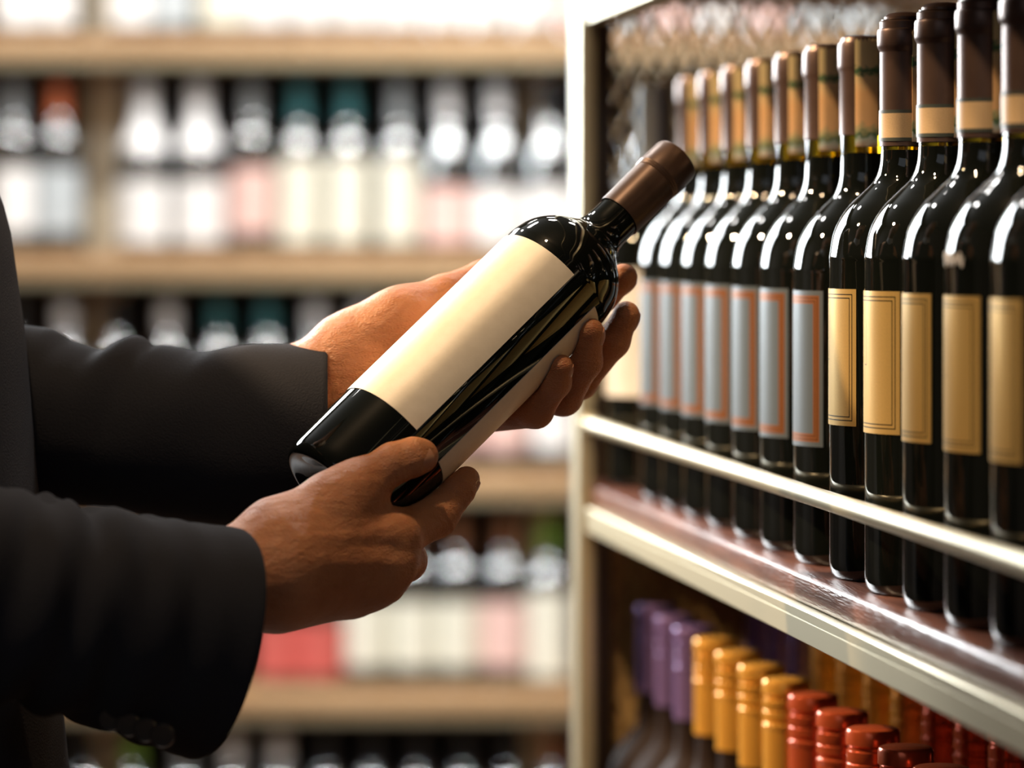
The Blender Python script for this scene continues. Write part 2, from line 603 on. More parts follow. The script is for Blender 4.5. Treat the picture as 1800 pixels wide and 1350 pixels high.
TOPZ = ZS + PITCH + 0.45
box('post', (-0.0090, 0.664, 0.0), (0.0035, 0.694, TOPZ), M['gold'], unit, 0.0012)
box('post', (-0.0090, Y_NEAR - 0.03, 0.0), (0.0035, Y_NEAR, TOPZ), M['gold'], unit, 0.0012)
box('post', (DEPTH, 0.715, 0.0), (DEPTH + 0.014, 0.745, TOPZ), M['gold'], unit, 0.0012)
box('post', (DEPTH, Y_NEAR - 0.03, 0.0), (DEPTH + 0.014, Y_NEAR, TOPZ), M['gold'], unit, 0.0012)
box('frame_stile', (-0.004, 0.724, 0.0), (0.0265, 0.7345, TOPZ), M['darkwood'], unit, 0.001)
box('top_rail', (-0.0090, Y_NEAR, TOPZ - 0.02), (0.0035, 0.664, TOPZ), M['gold'], unit, 0.0012)
box('back_panel', (DEPTH - 0.004, Y_NEAR, 0.1), (DEPTH, 0.715, TOPZ), M['darkwood'], unit)

# diamond wire mesh closing the far end of each bay
DW, DH = 0.0143, 0.0275
for zlo, zhi in ((ZS - 2 * PITCH, ZS - PITCH - 0.0155), (ZS - PITCH, ZS - 0.0155), (ZS, ZS + PITCH - 0.0155)):
    x0, x1 = 0.026, DEPTH
    vs, fs = [], []
    sl = DW / DH
    for sgn in (1, -1):
        n0 = int((zhi - zlo) * sl / DW) + 2
        n1 = int((x1 - x0) / DW) + 2
        for i in range(-n0, n1 + n0):
            xa = x0 + i * DW                 # x at zlo
            pts = []
            za, zb = zlo, zhi
            xa_, xb_ = xa, xa + sgn * sl * (zhi - zlo)
            # clip to [x0, x1]
            def zat(x): return zlo + (x - xa) / (sgn * sl)
            lo_, hi_ = zlo, zhi
            zz = sorted((zat(x0), zat(x1)))
            lo_, hi_ = max(lo_, zz[0]), min(hi_, zz[1])
            if hi_ - lo_ < 0.002: continue
            yw = 0.738 + 0.0006 * sgn
            a = (xa + sgn * sl * (lo_ - zlo), yw, lo_)
            b_ = (xa + sgn * sl * (hi_ - zlo), yw, hi_)
            tv, tf = tube_data(a, b_, 0.0021, 4, False)
            o_ = len(vs)
            vs += tv
            fs += [tuple(q + o_ for q in f) for f in tf]
    me_o = from_data('wire_mesh', vs, fs, M['mesh'], unit, False)
    tag(me_o, kind='stuff')

box('end_panel', (0.02, 0.7415, 0.0), (DEPTH, 0.7445, ZS - 0.02), M['bronze_panel'], unit)

# ---- wine on the middle shelf
CB = 0.4728
gold0, blue0 = make_gold(), make_blue()
gold_z = [1.933, 1.853, 1.773, 1.693, 1.612]
blue_z = [2.026, 2.116, 2.198, 2.283, 2.363, 2.442, 2.521]
ORDN = ['first', 'second', 'third', 'fourth', 'fifth', 'sixth', 'seventh', 'eighth', 'ninth', 'tenth', 'eleventh', 'twelfth', 'thirteenth', 'fourteenth']
for i, Y in enumerate(gold_z):
    r = gold0 if i == 0 else copy_tree(gold0)
    x, y = loc_of(CB, Y)
    r.location = (x, y, ZS)
    r.rotation_euler.z = math.radians([-1, 5, -3, 1, -5][i])
    tag(r, ['gold-labelled wine bottle with brown capsule standing next to the blue-grey labels', 'second gold-labelled wine bottle counted from the blue-grey labels',
            'third and middle one of the five gold-labelled wine bottles', 'fourth gold-labelled wine bottle counted from the blue-grey labels, pale mark on shoulder',
            'fifth gold-labelled wine bottle, furthest from the blue-grey labels'][i], 'bottle', 'gold-labelled wine on the middle shelf')
for i, Y in enumerate(blue_z):
    r = blue0 if i == 0 else copy_tree(blue0)
    x, y = loc_of(CB, Y)
    r.location = (x, y, ZS)
    tag(r, ['blue-grey labelled wine bottle with copper border standing next to the gold labels'][0] if i == 0 else
        '%s blue-grey labelled wine bottle counted from the gold labels' % ORDN[i], 'bottle', 'blue-grey labelled wine on the middle shelf')

# pale illegible lettering on the shoulder of the fourth gold-labelled bottle
vs, fs = [], []
pts = []
for i in range(41):
    a = math.radians(181 + 30 * i / 40)
    z = 0.1705 + 0.0038 * math.sin(i * 0.95) * (0.75 + 0.25 * math.sin(i * 0.37))
    pts.append(Vector((0.0403 * math.cos(a), 0.0403 * math.sin(a), z)))
for a, b_ in zip(pts[:-1], pts[1:]):
    tv, tf = tube_data(a, b_, 0.00045, 5, True)
    o_ = len(vs)
    vs += tv
    fs += [tuple(q + o_ for q in f) for f in tf]
fourth = [o for o in COL.objects if o.get('label', '').startswith('fourth gold-labelled')][0]
from_data('painted_lettering', vs, fs, flat_mat('pale_print', (0.6, 0.56, 0.52)), fourth)

# white-labelled bottle at the mesh end of the row
root = empty('wine_bottle')
lathe('glass', shoulder_prof(0.038, 0.0132, 0, 0.168, 0.208, 0.288), M['glass'], root, 48)
lathe('capsule', [(0.0138, 0.225), (0.0138, 0.29), (0.011, 0.292), (0, 0.292)], flat_mat('grey_foil', (0.3, 0.32, 0.33), 0.4, 0.4), root, 32)
patch('label', lambda z: 0.038, 0.066, 0.158, 150, 262, flat_mat('white_paper', (0.8, 0.78, 0.75)), root, 1, 24, 0.0004)
x, y = loc_of(CB - 0.004, 2.655)
root.location = (x, y, ZS)
tag(root, 'dark wine bottle with large white label next to the mesh end panel', 'bottle')

# ---- screw-capped bottles on the lower shelf
def make_screwcap(capmat, glassmat):
    root = empty('screw_cap_bottle')
    lathe('glass', shoulder_prof(0.0355, 0.0128, 0, 0.15, 0.195, 0.279), glassmat, root, 40)
    r, zt = 0.0145, 0.282
    cap = [(r - 0.001, zt - 0.064), (r, zt - 0.064), (r, zt - 0.0302), (r + 0.0005, zt - 0.0295), (r + 0.0005, zt - 0.0275), (r - 0.0008, zt - 0.0265), (r - 0.0008, zt - 0.0250),
           (r + 0.0002, zt - 0.024), (r + 0.0002, zt - 0.0195), (r - 0.0004, zt - 0.019), (r + 0.0001, zt - 0.018), (r + 0.0001, zt - 0.0125), (r - 0.0008, zt - 0.012), (r - 0.0008, zt - 0.0102),
           (r + 0.0004, zt - 0.009), (r + 0.0004, zt - 0.0022), (r - 0.0004, zt - 0.0006), (r - 0.0018, zt), (0, zt)]
    lathe('screw_cap', cap, capmat, root, 40, 30)
    return root


CAPS = {'purple': mat('purple_foil', (0.24, 0.15, 0.34), 0.2, 0.45), 'gold': mat('orange_gold_foil', (0.90, 0.44, 0.07), 0.22, 0.45),
        'red': mat('copper_red_foil', (0.62, 0.11, 0.035), 0.2, 0.45)}
sc_proto = {}
zl = ZS - PITCH
HB = 0.282
zb_low = CZ - 0.269 - HB
front = [('purple', 2.683), ('purple', 2.604), ('purple', 2.53), ('gold', 2.454), ('gold', 2.378), ('gold', 2.303), ('gold', 2.229), ('red', 2.154), ('red', 2.079), ('red', 2.005), ('red', 1.931), ('red', 1.857)]
second = [('purple', 2.696), ('purple', 2.62), ('purple', 2.544), ('gold', 2.468), ('gold', 2.392), ('gold', 2.318), ('gold', 2.244), ('red', 2.168), ('red', 2.094), ('red', 2.02), ('red', 1.946)]
for rowname, row, c in (('front', front, CB), ('second', second, 0.555)):
    cnt = {}
    tot = {k: sum(1 for q, _ in row if q == k) for k in CAPS}
    for k, Y in row:
        if k not in sc_proto:
            sc_proto[k] = make_screwcap(CAPS[k], M['glass_low'])
            r = sc_proto[k]
        else:
            r = copy_tree(sc_proto[k])
        x, y = loc_of(c, Y)
        r.location = (x, y, zb_low)
        i = cnt.get(k, 0)
        cnt[k] = i + 1
        kn = {'purple': 'purple', 'gold': 'orange-gold', 'red': 'copper-red'}[k]
        rw = 'front row' if rowname == 'front' else 'shaded row behind'
        tag(r, '%s %s screw-capped bottle counted from the mesh, %s on the lower shelf' % (ORDN[i], kn, rw), 'bottle', '%s screw-capped bottles, %s' % (kn, rw))
# ------------------------------------------------------------------ shelving along the back wall
YB = 5.70
SB = F / YB
bs = tag(empty('wall_shelving', (0, 5.8, 0)), 'tan wooden wall shelving with cream uprights along the back of the shop', 'shelving')
zB = 1.3255
PB = 0.3380
shelf_z = {'A': zB + PB, 'B': zB, 'C': zB - PB, 'D': zB - 2 * PB, 'E': zB - 3 * PB, 'Z': zB + 2 * PB}
XL, XR = -1.36, 1.42
for k, z in shelf_z.items():
    bdo = box('shelf_board', (XL, -0.17, z - 0.030), (XR, 0.28, z), M['tanwood'], bs, 0.003)
    box('price_rail', (XL, -0.166, z - 0.0445), (XR, -0.150, z - 0.030), M['gold'], bdo, 0.001)
for xu in (XL, -0.648, 0.046, 0.74, XR):
    box('upright', (xu - 0.029, 0.0, 0), (xu + 0.029, 0.03, 2.2), M['cream'], bs, 0.003)
box('back_panel', (XL, 0.28, 0), (XR, 0.30, 2.2), M['backpanel'], bs)


def far_proto(R, rn, zs, zn, H, lab0, lab1, cap0, a0=204, a1=336):
    root = empty('shelf_bottle')
    lathe('glass', shoulder_prof(R, rn, 0, zs, zn, H - 0.002), M['glass_far'], root, 28)
    full = shoulder_prof(R, rn, 0, zs, zn, H - 0.002)
    low = [(r + 0.0007, z) for r, z in full if z >= cap0 and r > rn + 0.0005 and z < zn + 0.5 * (zn - zs)]
    lathe('capsule', (low or [(rn + 0.0007, cap0)]) + [(rn + 0.0007, max(cap0, zn + 0.02)), (rn + 0.0007, H - 0.006), (rn - 0.002, H - 0.001), (0, H)], M['capsule'], root, 24)
    patch('label', lambda z: R, lab0, lab1, a0, a1, M['paper'], root, 1, 16, 0.0005)
    return root


protos = {
    'bordeaux': far_proto(0.0375, 0.0145, 0.175, 0.21, 0.272, 0.035, 0.135, 0.215),
    'tall': far_proto(0.036, 0.0145, 0.16, 0.20, 0.276, 0.02, 0.150, 0.21),
    'burgundy': far_proto(0.0395, 0.0150, 0.13, 0.205, 0.272, 0.02, 0.105, 0.215),
    'champagne': far_proto(0.0425, 0.0165, 0.135, 0.205, 0.276, 0.02, 0.115, 0.16),
}
far_used = set()
WHITE, CREAM_, PINK, REDP, GREEN_, GREYB = (0.86, 0.85, 0.84), (0.8, 0.78, 0.66), (0.82, 0.55, 0.5), (0.62, 0.12, 0.1), (0.25, 0.42, 0.08), (0.5, 0.55, 0.58)
LAB = {'white': WHITE, 'cream': CREAM_, 'pink': PINK, 'red': REDP, 'green': GREEN_, 'grey': GREYB, 'black': (0.02, 0.02, 0.022)}
CAP = {'black': (0.02, 0.02, 0.022), 'copper': (0.35, 0.15, 0.07), 'orange': (0.75, 0.2, 0.08), 'white': (0.85, 0.85, 0.86), 'teal': (0.05, 0.2, 0.22), 'grey': (0.35, 0.38, 0.4),
       'green': (0.22, 0.4, 0.06), 'red': (0.55, 0.06, 0.05), 'blue': (0.06, 0.1, 0.3)}
rows = {
    'A': [(28, 'tall', 'white', 'black'), (100, 'tall', 'white', 'copper'), (228, 'tall', 'white', 'black'), (305, 'tall', 'grey', 'black'), (388, 'tall', 'cream', 'black'), (465, 'tall', 'white', 'white'),
          (545, 'tall', 'white', 'red'), (622, 'tall', 'white', 'black'), (700, 'tall', 'white', 'red'), (775, 'tall', 'white', 'black'), (850, 'tall', 'white', 'black'), (930, 'tall', 'white', 'black'),
          (1010, 'tall', 'pink', 'black'), (1095, 'tall', 'grey', 'black'), (1180, 'tall', 'pink', 'black'), (1265, 'tall', 'white', 'black'), (1350, 'tall', 'pink', 'black'), (1435, 'tall', 'grey', 'black'), (1520, 'tall', 'grey', 'black')],
    'B': [(25, 'bordeaux', 'white', 'grey'), (103, 'bordeaux', 'grey', 'orange'), (255, 'champagne', 'white', 'white'), (350, 'champagne', 'white', 'white'), (443, 'bordeaux', 'pink', 'grey'), (527, 'tall', 'cream', 'teal'),
          (612, 'tall', 'cream', 'teal'), (702, 'tall', 'cream', 'grey'), (787, 'burgundy', 'pink', 'white'), (875, 'burgundy', 'white', 'white'), (964, 'burgundy', 'white', 'black'), (1052, 'burgundy', 'white', 'black'), (1140, 'burgundy', 'grey', 'black'),
          (1228, 'burgundy', 'white', 'black'), (1316, 'burgundy', 'white', 'black')],
    'C': [(30, 'bordeaux', 'grey', 'black'), (115, 'bordeaux', 'white', 'white'), (205, 'bordeaux', 'grey', 'black'), (295, 'bordeaux', 'white', 'white'), (385, 'bordeaux', 'grey', 'teal'), (470, 'bordeaux', 'grey', 'teal'), (556, 'bordeaux', 'white', 'white'),
          (640, 'bordeaux', 'white', 'white'), (722, 'bordeaux', 'white', 'white'), (805, 'bordeaux', 'pink', 'black'), (890, 'bordeaux', 'pink', 'black'), (975, 'bordeaux', 'white', 'black')],
    'D': [(490, 'burgundy', 'red', 'red'), (562, 'burgundy', 'red', 'red'), (645, 'bordeaux', 'cream', 'copper'), (728, 'bordeaux', 'cream', 'copper'), (806, 'bordeaux', 'cream', 'copper'), (888, 'bordeaux', 'pink', 'copper'), (965, 'tall', 'cream', 'green'),
          ],
    'E': [(70, 'bordeaux', 'black', 'green'), (150, 'bordeaux', 'grey', 'black'), (235, 'bordeaux', 'black', 'green'), (325, 'bordeaux', 'grey', 'grey'), (410, 'bordeaux', 'grey', 'white'), (492, 'bordeaux', 'grey', 'white'), (575, 'bordeaux', 'black', 'black'),
          (655, 'bordeaux', 'black', 'black'), (735, 'bordeaux', 'black', 'black'), (815, 'bordeaux', 'black', 'black'), (895, 'bordeaux', 'black', 'black'), (970, 'bordeaux', 'black', 'copper')],
}
SHN = {'A': 'topmost visible shelf', 'B': 'second shelf down', 'C': 'third shelf down', 'D': 'fourth shelf down', 'E': 'lowest visible shelf'}
for k, lst in rows.items():
    for i, (px, kind, lab, cap) in enumerate(lst):
        pr = protos[kind]
        if kind in far_used: r = copy_tree(pr)
        else:
            r = pr
            far_used.add(kind)
        r.location = ((px - 900) / SB, YB, shelf_z[k])
        r.rotation_euler.z = random.uniform(-0.12, 0.12)
        for ch in r.children:
            nm = ch.name.split('.')[0]
            if nm == 'label':
                ch.material_slots[0].link = 'OBJECT'
                ch.material_slots[0].material = flat_mat('label_' + lab, LAB[lab])
            elif nm == 'capsule':
                ch.material_slots[0].link = 'OBJECT'
                ch.material_slots[0].material = flat_mat('foil_' + cap, CAP[cap], 0.4, 0.0 if cap == 'white' else 0.3)
        tag(r, '%s bottle on the %s at the back, %s label, %s capsule' % (ORDN[i] if i < 14 else ['fifteenth', 'sixteenth', 'seventeenth', 'eighteenth', 'nineteenth'][i - 14], SHN[k], lab, cap), 'bottle', 'bottles on the ' + SHN[k])

# ------------------------------------------------------------------ the bottle in the hands
B0, B1 = P(585, 875, 1.865), P(1190, 279, 1.972)
BLEN = (B1 - B0).length
AX = (B1 - B0).normalized()
hb = empty('held_wine_bottle')
# local frame: z = axis, -y towards the lens
zx = AX
yy = Vector((0, 1, 0))
yy = (yy - zx * yy.dot(zx)).normalized()
xx = yy.cross(zx)
hb.matrix_world = Matrix(((xx.x, yy.x, zx.x, B0.x), (xx.y, yy.y, zx.y, B0.y), (xx.z, yy.z, zx.z, B0.z), (0, 0, 0, 1)))
HR, Hr = 0.0343, 0.0122
lathe('glass', shoulder_prof(HR, Hr, 0, 0.176, 0.208, BLEN - 0.003), M['glass'], hb, 72)
rc = Hr + 0.0005
lathe('capsule', [(rc, 0.2255), (rc + 0.0003, 0.2255), (rc + 0.0006, 0.255), (rc + 0.0010, 0.2555), (rc + 0.0006, 0.2562), (rc + 0.0011, 0.257), (rc + 0.0007, 0.2577), (rc + 0.0012, 0.2585),
                  (rc + 0.0010, BLEN - 0.002), (rc + 0.0004, BLEN - 0.0004), (rc - 0.001, BLEN), (0, BLEN)], M['capsule_held'], hb, 48, 30)
# front label ends a little past the middle of the visible side, back label starts after a gap
patch('front_label', lambda z: HR, 0.046, 0.1685, 84, 278, M['paper'], hb, 1, 60, 0.0004)
patch('back_label', lambda z: HR, 0.046, 0.1685, 315, 415, M['paper'], hb, 1, 30, 0.0004)
tag(hb, 'dark wine bottle with blank cream label held tilted in both hands', 'bottle')


# ------------------------------------------------------------------ signed-distance modelling for the body
def smin(a, b, k):
    h = np.maximum(k - np.abs(a - b), 0.0) / k
    return np.minimum(a, b) - h * h * k * 0.25


def capd(Pn, a, b, ra, rb):
    a = np.array(a, dtype=np.float32); b = np.array(b, dtype=np.float32)
    ba = b - a
    pa = Pn - a
    t = np.clip((pa @ ba) / max(float(ba @ ba), 1e-12), 0, 1)
    d = np.sqrt(((pa - t[..., None] * ba) ** 2).sum(-1))
    return d - (ra + (rb - ra) * t)


def chain(Pn, pts, k=0.004):
    d = None
    for (a, ra), (b, rb) in zip(pts[:-1], pts[1:]):
        q = capd(Pn, a, b, ra, rb)
        d = q if d is None else smin(d, q, k)
    return d


def surface_nets(fun, lo, hi, h):
    lo = np.array(lo, dtype=np.float32); hi = np.array(hi, dtype=np.float32)
    n = np.ceil((hi - lo) / h).astype(int) + 1
    ax = [lo[i] + h * np.arange(n[i], dtype=np.float32) for i in range(3)]
    D = np.empty(n, dtype=np.float32)
    step = max(1, int(400000 / (n[1] * n[2])))
    for i in range(0, n[0], step):
        g = np.stack(np.meshgrid(ax[0][i:i + step], ax[1], ax[2], indexing='ij'), -1)
        D[i:i + step] = fun(g)
    S = D < 0
    c = n - 1
    cnt = np.zeros(c, dtype=np.int32)
    acc = np.zeros((*c, 3), dtype=np.float32)
    corners = [(0, 0, 0), (1, 0, 0), (0, 1, 0), (1, 1, 0), (0, 0, 1), (1, 0, 1), (0, 1, 1), (1, 1, 1)]
    def sub(A, o): return A[o[0]:o[0] + c[0], o[1]:o[1] + c[1], o[2]:o[2] + c[2]]
    for i in range(8):
        for j in range(i + 1, 8):
            a, b_ = corners[i], corners[j]
            df = [b_[q] - a[q] for q in range(3)]
            if sum(abs(q) for q in df) != 1: continue
            sa, sb = sub(S, a), sub(S, b_)
            m_ = sa != sb
            da, db = sub(D, a)[m_], sub(D, b_)[m_]
            t = da / (da - db)
            pt = np.array(a, dtype=np.float32) + t[:, None] * np.array(df, dtype=np.float32)
            acc[m_] += pt
            cnt[m_] += 1
    act = cnt > 0
    idx = -np.ones(c, dtype=np.int64)
    idx[act] = np.arange(act.sum())
    ijk = np.argwhere(act).astype(np.float32)
    V = lo + (ijk + acc[act] / cnt[act][:, None]) * h
    faces = []
    for axn in range(3):
        u, v = [(1, 2), (2, 0), (0, 1)][axn]
        s0 = [slice(1, -1)] * 3; s1 = [slice(1, -1)] * 3
        s0[axn] = slice(0, -1); s1[axn] = slice(1, None)
        A, B_ = S[tuple(s0)], S[tuple(s1)]
        for flip, msk in ((False, A & ~B_), (True, ~A & B_)):
            e_ = np.argwhere(msk)
            if len(e_) == 0: continue
            base = e_.copy()
            for q in range(3):
                if q != axn: base[:, q] += 1
            def cell(du, dv):
                q = base.copy()
                q[:, u] -= du
                q[:, v] -= dv
                return idx[q[:, 0], q[:, 1], q[:, 2]]
            quad = [cell(1, 1), cell(0, 1), cell(0, 0), cell(1, 0)]
            if flip: quad = quad[::-1]
            faces.append(np.stack(quad, 1))
    return V, np.concatenate(faces)


def wrinkles(Pn, a, b, offs, up, amp=0.0007, wid=0.0013):
    """fine grooves across the back of a joint; offs in metres along a -> b"""
    a = np.array(a, dtype=np.float32); b = np.array(b, dtype=np.float32)
    ax_ = (b - a) / np.linalg.norm(b - a)
    up = np.array(up, dtype=np.float32)
    up = up - ax_ * (up @ ax_)
    up /= np.linalg.norm(up)
    q = Pn - a
    t = q @ ax_
    rad = q - t[..., None] * ax_
    rn_ = np.sqrt((rad ** 2).sum(-1)) + 1e-6
    m = np.clip((rad @ up) / rn_, 0, 1) * (rn_ < 0.022)
    g = np.zeros_like(t)
    for o in offs:
        g += np.exp(-((t - o) / wid) ** 2)
    return amp * g * m


def wp(px, py, Y): return tuple(P(px, py, Y))


_b0 = np.array(B0, dtype=np.float32)
_ax = np.array(AX, dtype=np.float32)


def clear_of_bottle(Pn, d):
    """the skin lies against the glass instead of sinking into it"""
    q = Pn - _b0
    t = q @ _ax
    r = np.sqrt(np.maximum(((q - t[..., None] * _ax) ** 2).sum(-1), 1e-12))
    prof = np.interp(t, [-0.001, 0.0, 0.012, 0.176, 0.19, 0.2, 0.208, 0.222], [0.028, 0.031, 0.0350, 0.0350, 0.031, 0.0245, 0.016, 0.0135]).astype(np.float32)
    db = np.maximum(r - prof, -0.0005 - t)
    return np.maximum(d, -db)


# ---- near hand (right hand, under the base of the bottle)
def right_hand(Pn):
    wr = wp(452, 1012, 1.812)
    el = wp(-60, 1040, 1.745)
    palm = capd(Pn, el, wp(380, 1028, 1.80), 0.033, 0.0245)
    palm = smin(palm, capd(Pn, wp(350, 1028, 1.80), wp(470, 1008, 1.812), 0.0245, 0.0255), 0.01)
    mc = {'i': (wp(682, 948, 1.845), 0.0125), 'm': (wp(678, 992, 1.842), 0.0128), 'r': (wp(652, 1018, 1.842), 0.0122), 'p': (wp(612, 1038, 1.842), 0.0112)}
    starts = {'i': wp(490, 965, 1.815), 'm': wp(490, 995, 1.812), 'r': wp(490, 1018, 1.815), 'p': wp(495, 1030, 1.82)}
    for k in 'imrp':
        palm = smin(palm, capd(Pn, starts[k], mc[k][0], 0.0185, mc[k][1]), 0.016)
    # thenar and thumb web
    palm = smin(palm, capd(Pn, wp(505, 945, 1.822), wp(610, 872, 1.832), 0.0215, 0.0135), 0.014)
    palm = smin(palm, capd(Pn, wp(590, 905, 1.836), wp(655, 925, 1.842), 0.015, 0.011), 0.012)
    th = chain(Pn, [(wp(590, 882, 1.832), 0.0132), (wp(640, 845, 1.838), 0.0112), (wp(692, 815, 1.842), 0.0102), (wp(728, 803, 1.846), 0.0094), (wp(743, 801, 1.848), 0.0080)])
    fi = chain(Pn, [(mc['i'][0], 0.0125), (wp(766, 906, 1.872), 0.0112), (wp(803, 862, 1.882), 0.0090), (wp(820, 843, 1.886), 0.0070)])
    fm = chain(Pn, [(mc['m'][0], 0.0120), (wp(712, 985, 1.880), 0.0108), (wp(705, 965, 1.905), 0.0096), (wp(690, 930, 1.915), 0.008)])
    fr = chain(Pn, [(mc['r'][0], 0.0116), (wp(676, 1024, 1.882), 0.0104), (wp(668, 1000, 1.905), 0.0092), (wp(655, 965, 1.915), 0.008)])
    fp = chain(Pn, [(mc['p'][0], 0.0104), (wp(622, 1042, 1.878), 0.0092), (wp(622, 1030, 1.898), 0.008), (wp(615, 1000, 1.908), 0.007)])
    # loose skin over the thumb joint, the knuckles and the finger joints
    th = th + wrinkles(Pn, wp(640, 845, 1.838), wp(743, 801, 1.848), (0.0135, 0.0165, 0.0195, 0.0225), (0.35, -0.9, -0.1), 0.0007)
    fi = fi + wrinkles(Pn, wp(766, 906, 1.872), wp(820, 843, 1.886), (-0.003, 0.0005, 0.004, 0.0165, 0.019), (0.55, -0.75, -0.3), 0.0006)
    for k, (kx, ky, kY) in {'i': (700, 938, 1.836), 'm': (694, 985, 1.836), 'r': (668, 1018, 1.838)}.items():
        palm = smin(palm, capd(Pn, wp(kx - 14, ky + 4, kY), wp(kx, ky, kY + 0.004), 0.0085, 0.0095), 0.006)
    for (x0_, y0_, Y0_), (x1_, y1_, Y1_) in (((520, 955, 1.797), (672, 938, 1.829)), ((520, 985, 1.794), (668, 985, 1.828)), ((525, 1010, 1.797), (645, 1018, 1.83))):
        palm = smin(palm, capd(Pn, wp(x0_, y0_, Y0_ + 0.0005), wp(x1_, y1_, Y1_), 0.0022, 0.003), 0.008)
    d = smin(palm, th, 0.012)
    for f in (fi, fm, fr, fp):
        d = np.minimum(d, smin(palm, f, 0.009))
    return clear_of_bottle(Pn, d)


# ---- far hand (left hand, behind and under the shoulder of the bottle)
def left_hand(Pn):
    palm = capd(Pn, wp(-40, 755, 2.05), wp(520, 702, 1.972), 0.036, 0.0265)
    palm = smin(palm, capd(Pn, wp(500, 703, 1.972), wp(600, 668, 1.968), 0.0265, 0.026), 0.01)
    mc = {'i': (wp(880, 560, 1.985), 0.0125), 'm': (wp(882, 620, 1.985), 0.0125), 'r': (wp(862, 680, 1.975), 0.012), 'p': (wp(832, 728, 1.962), 0.011)}
    starts = {'i': wp(640, 610, 1.972), 'm': wp(640, 640, 1.975), 'r': wp(640, 670, 1.972), 'p': wp(640, 695, 1.968)}
    for k in 'imrp':
        palm = smin(palm, capd(Pn, starts[k], mc[k][0], 0.018, mc[k][1]), 0.016)
    palm = smin(palm, capd(Pn, wp(615, 622, 1.965), wp(705, 562, 1.962), 0.0205, 0.0165), 0.014)
    th = chain(Pn, [(wp(700, 566, 1.962), 0.0155), (wp(780, 522, 1.975), 0.0115), (wp(850, 490, 1.99), 0.0098), (wp(885, 470, 2.0), 0.008)])
    fi = chain(Pn, [(mc['i'][0], 0.0118), (wp(985, 585, 1.985), 0.0098), (wp(1058, 520, 1.975), 0.0086), (wp(1096, 488, 1.968), 0.0076)])
    fm = chain(Pn, [(mc['m'][0], 0.0120), (wp(1018, 670, 1.968), 0.0096), (wp(1078, 600, 1.952), 0.0084), (wp(1101, 553, 1.944), 0.0072)])
    fr = chain(Pn, [(mc['r'][0], 0.0116), (wp(990, 698, 1.942), 0.0096), (wp(1030, 636, 1.922), 0.0082), (wp(1038, 582, 1.910), 0.0070)])
    fp = chain(Pn, [(mc['p'][0], 0.0108), (wp(942, 722, 1.925), 0.0088), (wp(978, 672, 1.908), 0.0074), (wp(987, 643, 1.902), 0.0060)])
    d = smin(palm, th, 0.012)
    for f in (fi, fm, fr, fp):
        d = np.minimum(d, smin(palm, f, 0.008))
    return clear_of_bottle(Pn, d)


# ---- trunk, head and legs (outside the frame, kept simple)
TX, TY = -0.40, 1.90
def trunk(Pn):
    def c(a, b, ra, rb): return capd(Pn, a, b, ra, rb)
    d = c((TX - .02, TY - .08, 1.0), (TX - .02, TY - .10, 1.38), 0.11, 0.115)
    d = smin(d, c((TX - .02, TY + .08, 1.0), (TX - .02, TY + .10, 1.38), 0.11, 0.115), 0.08)
    d = smin(d, c((TX - .02, TY - .16, 1.42), (TX - .02, TY + .16, 1.42), 0.06, 0.06), 0.06)
    d = smin(d, c((TX - .02, TY, 1.45), (TX + .01, TY, 1.58), 0.058, 0.055), 0.04)
    hd = c((TX + .0, TY, 1.66), (TX - .01, TY, 1.71), 0.078, 0.085)
    hd = smin(hd, c((TX + .03, TY, 1.60), (TX + .055, TY, 1.58), 0.05, 0.03), 0.05)
    hd = smin(hd, c((TX + .075, TY, 1.675), (TX + .095, TY, 1.645), 0.008, 0.012), 0.02)
    for s in (-1, 1):
        hd = smin(hd, c((TX - .01, TY + s * .082, 1.68), (TX - .015, TY + s * .084, 1.64), 0.012, 0.009), 0.012)
        hd = np.maximum(hd, -c((TX + .088, TY + s * .032, 1.675), (TX + .09, TY + s * .03, 1.675), 0.012, 0.012))
    d = smin(d, hd, 0.03)
    for s in (-1, 1):
        d = smin(d, c((TX - .02, TY + s * .09, 0.92), (TX - .0, TY + s * .1, 0.5), 0.09, 0.06), 0.05)
        d = smin(d, c((TX, TY + s * .1, 0.5), (TX - .03, TY + s * .1, 0.09), 0.058, 0.038), 0.03)
    # upper arms
    d = smin(d, c((TX - .03, TY - .19, 1.41), (-0.37, 1.735, 1.17), 0.046, 0.036), 0.03)
    d = smin(d, c((TX - .03, TY + .19, 1.41), (-0.31, 2.065, 1.25), 0.052, 0.044), 0.03)
    return d


person = tag(empty('person', (TX, TY, 0)), 'person in a dark suit jacket holding a wine bottle tilted in both hands', 'person')
person_inv = Matrix.Translation((-TX, -TY, 0))
parts = []
lo = np.array(wp(-60, 1200, 1.66)); hi = np.array(wp(880, 730, 1.95))
V1, F1 = surface_nets(right_hand, (P(330, 0, 1.8).x, 1.755, P(0, 1150, 1.8).z), (P(870, 0, 1.9).x, 1.94, P(0, 755, 1.85).z), 0.0010)
V2, F2 = surface_nets(left_hand, (P(500, 0, 1.95).x, 1.875, P(0, 800, 1.95).z), (P(1150, 0, 1.95).x, 2.03, P(0, 440, 1.95).z), 0.00125)
V3, F3 = surface_nets(trunk, (TX - .2, TY - .32, 0.02), (TX + .15, TY + .32, 1.83), 0.012)
def fore(fun, lo, hi): return surface_nets(fun, lo, hi, 0.004)
V4, F4 = fore(lambda q: capd(q, wp(-60, 1040, 1.745), wp(380, 1028, 1.80), 0.033, 0.024), (-0.36, 1.63, 1.05), (-0.10, 1.86, 1.25))
V5, F5 = fore(lambda q: capd(q, wp(-40, 755, 2.05), wp(520, 702, 1.972), 0.036, 0.026), (-0.38, 1.90, 1.17), (-0.08, 2.13, 1.33))
allV, allF, off = [], [], 0
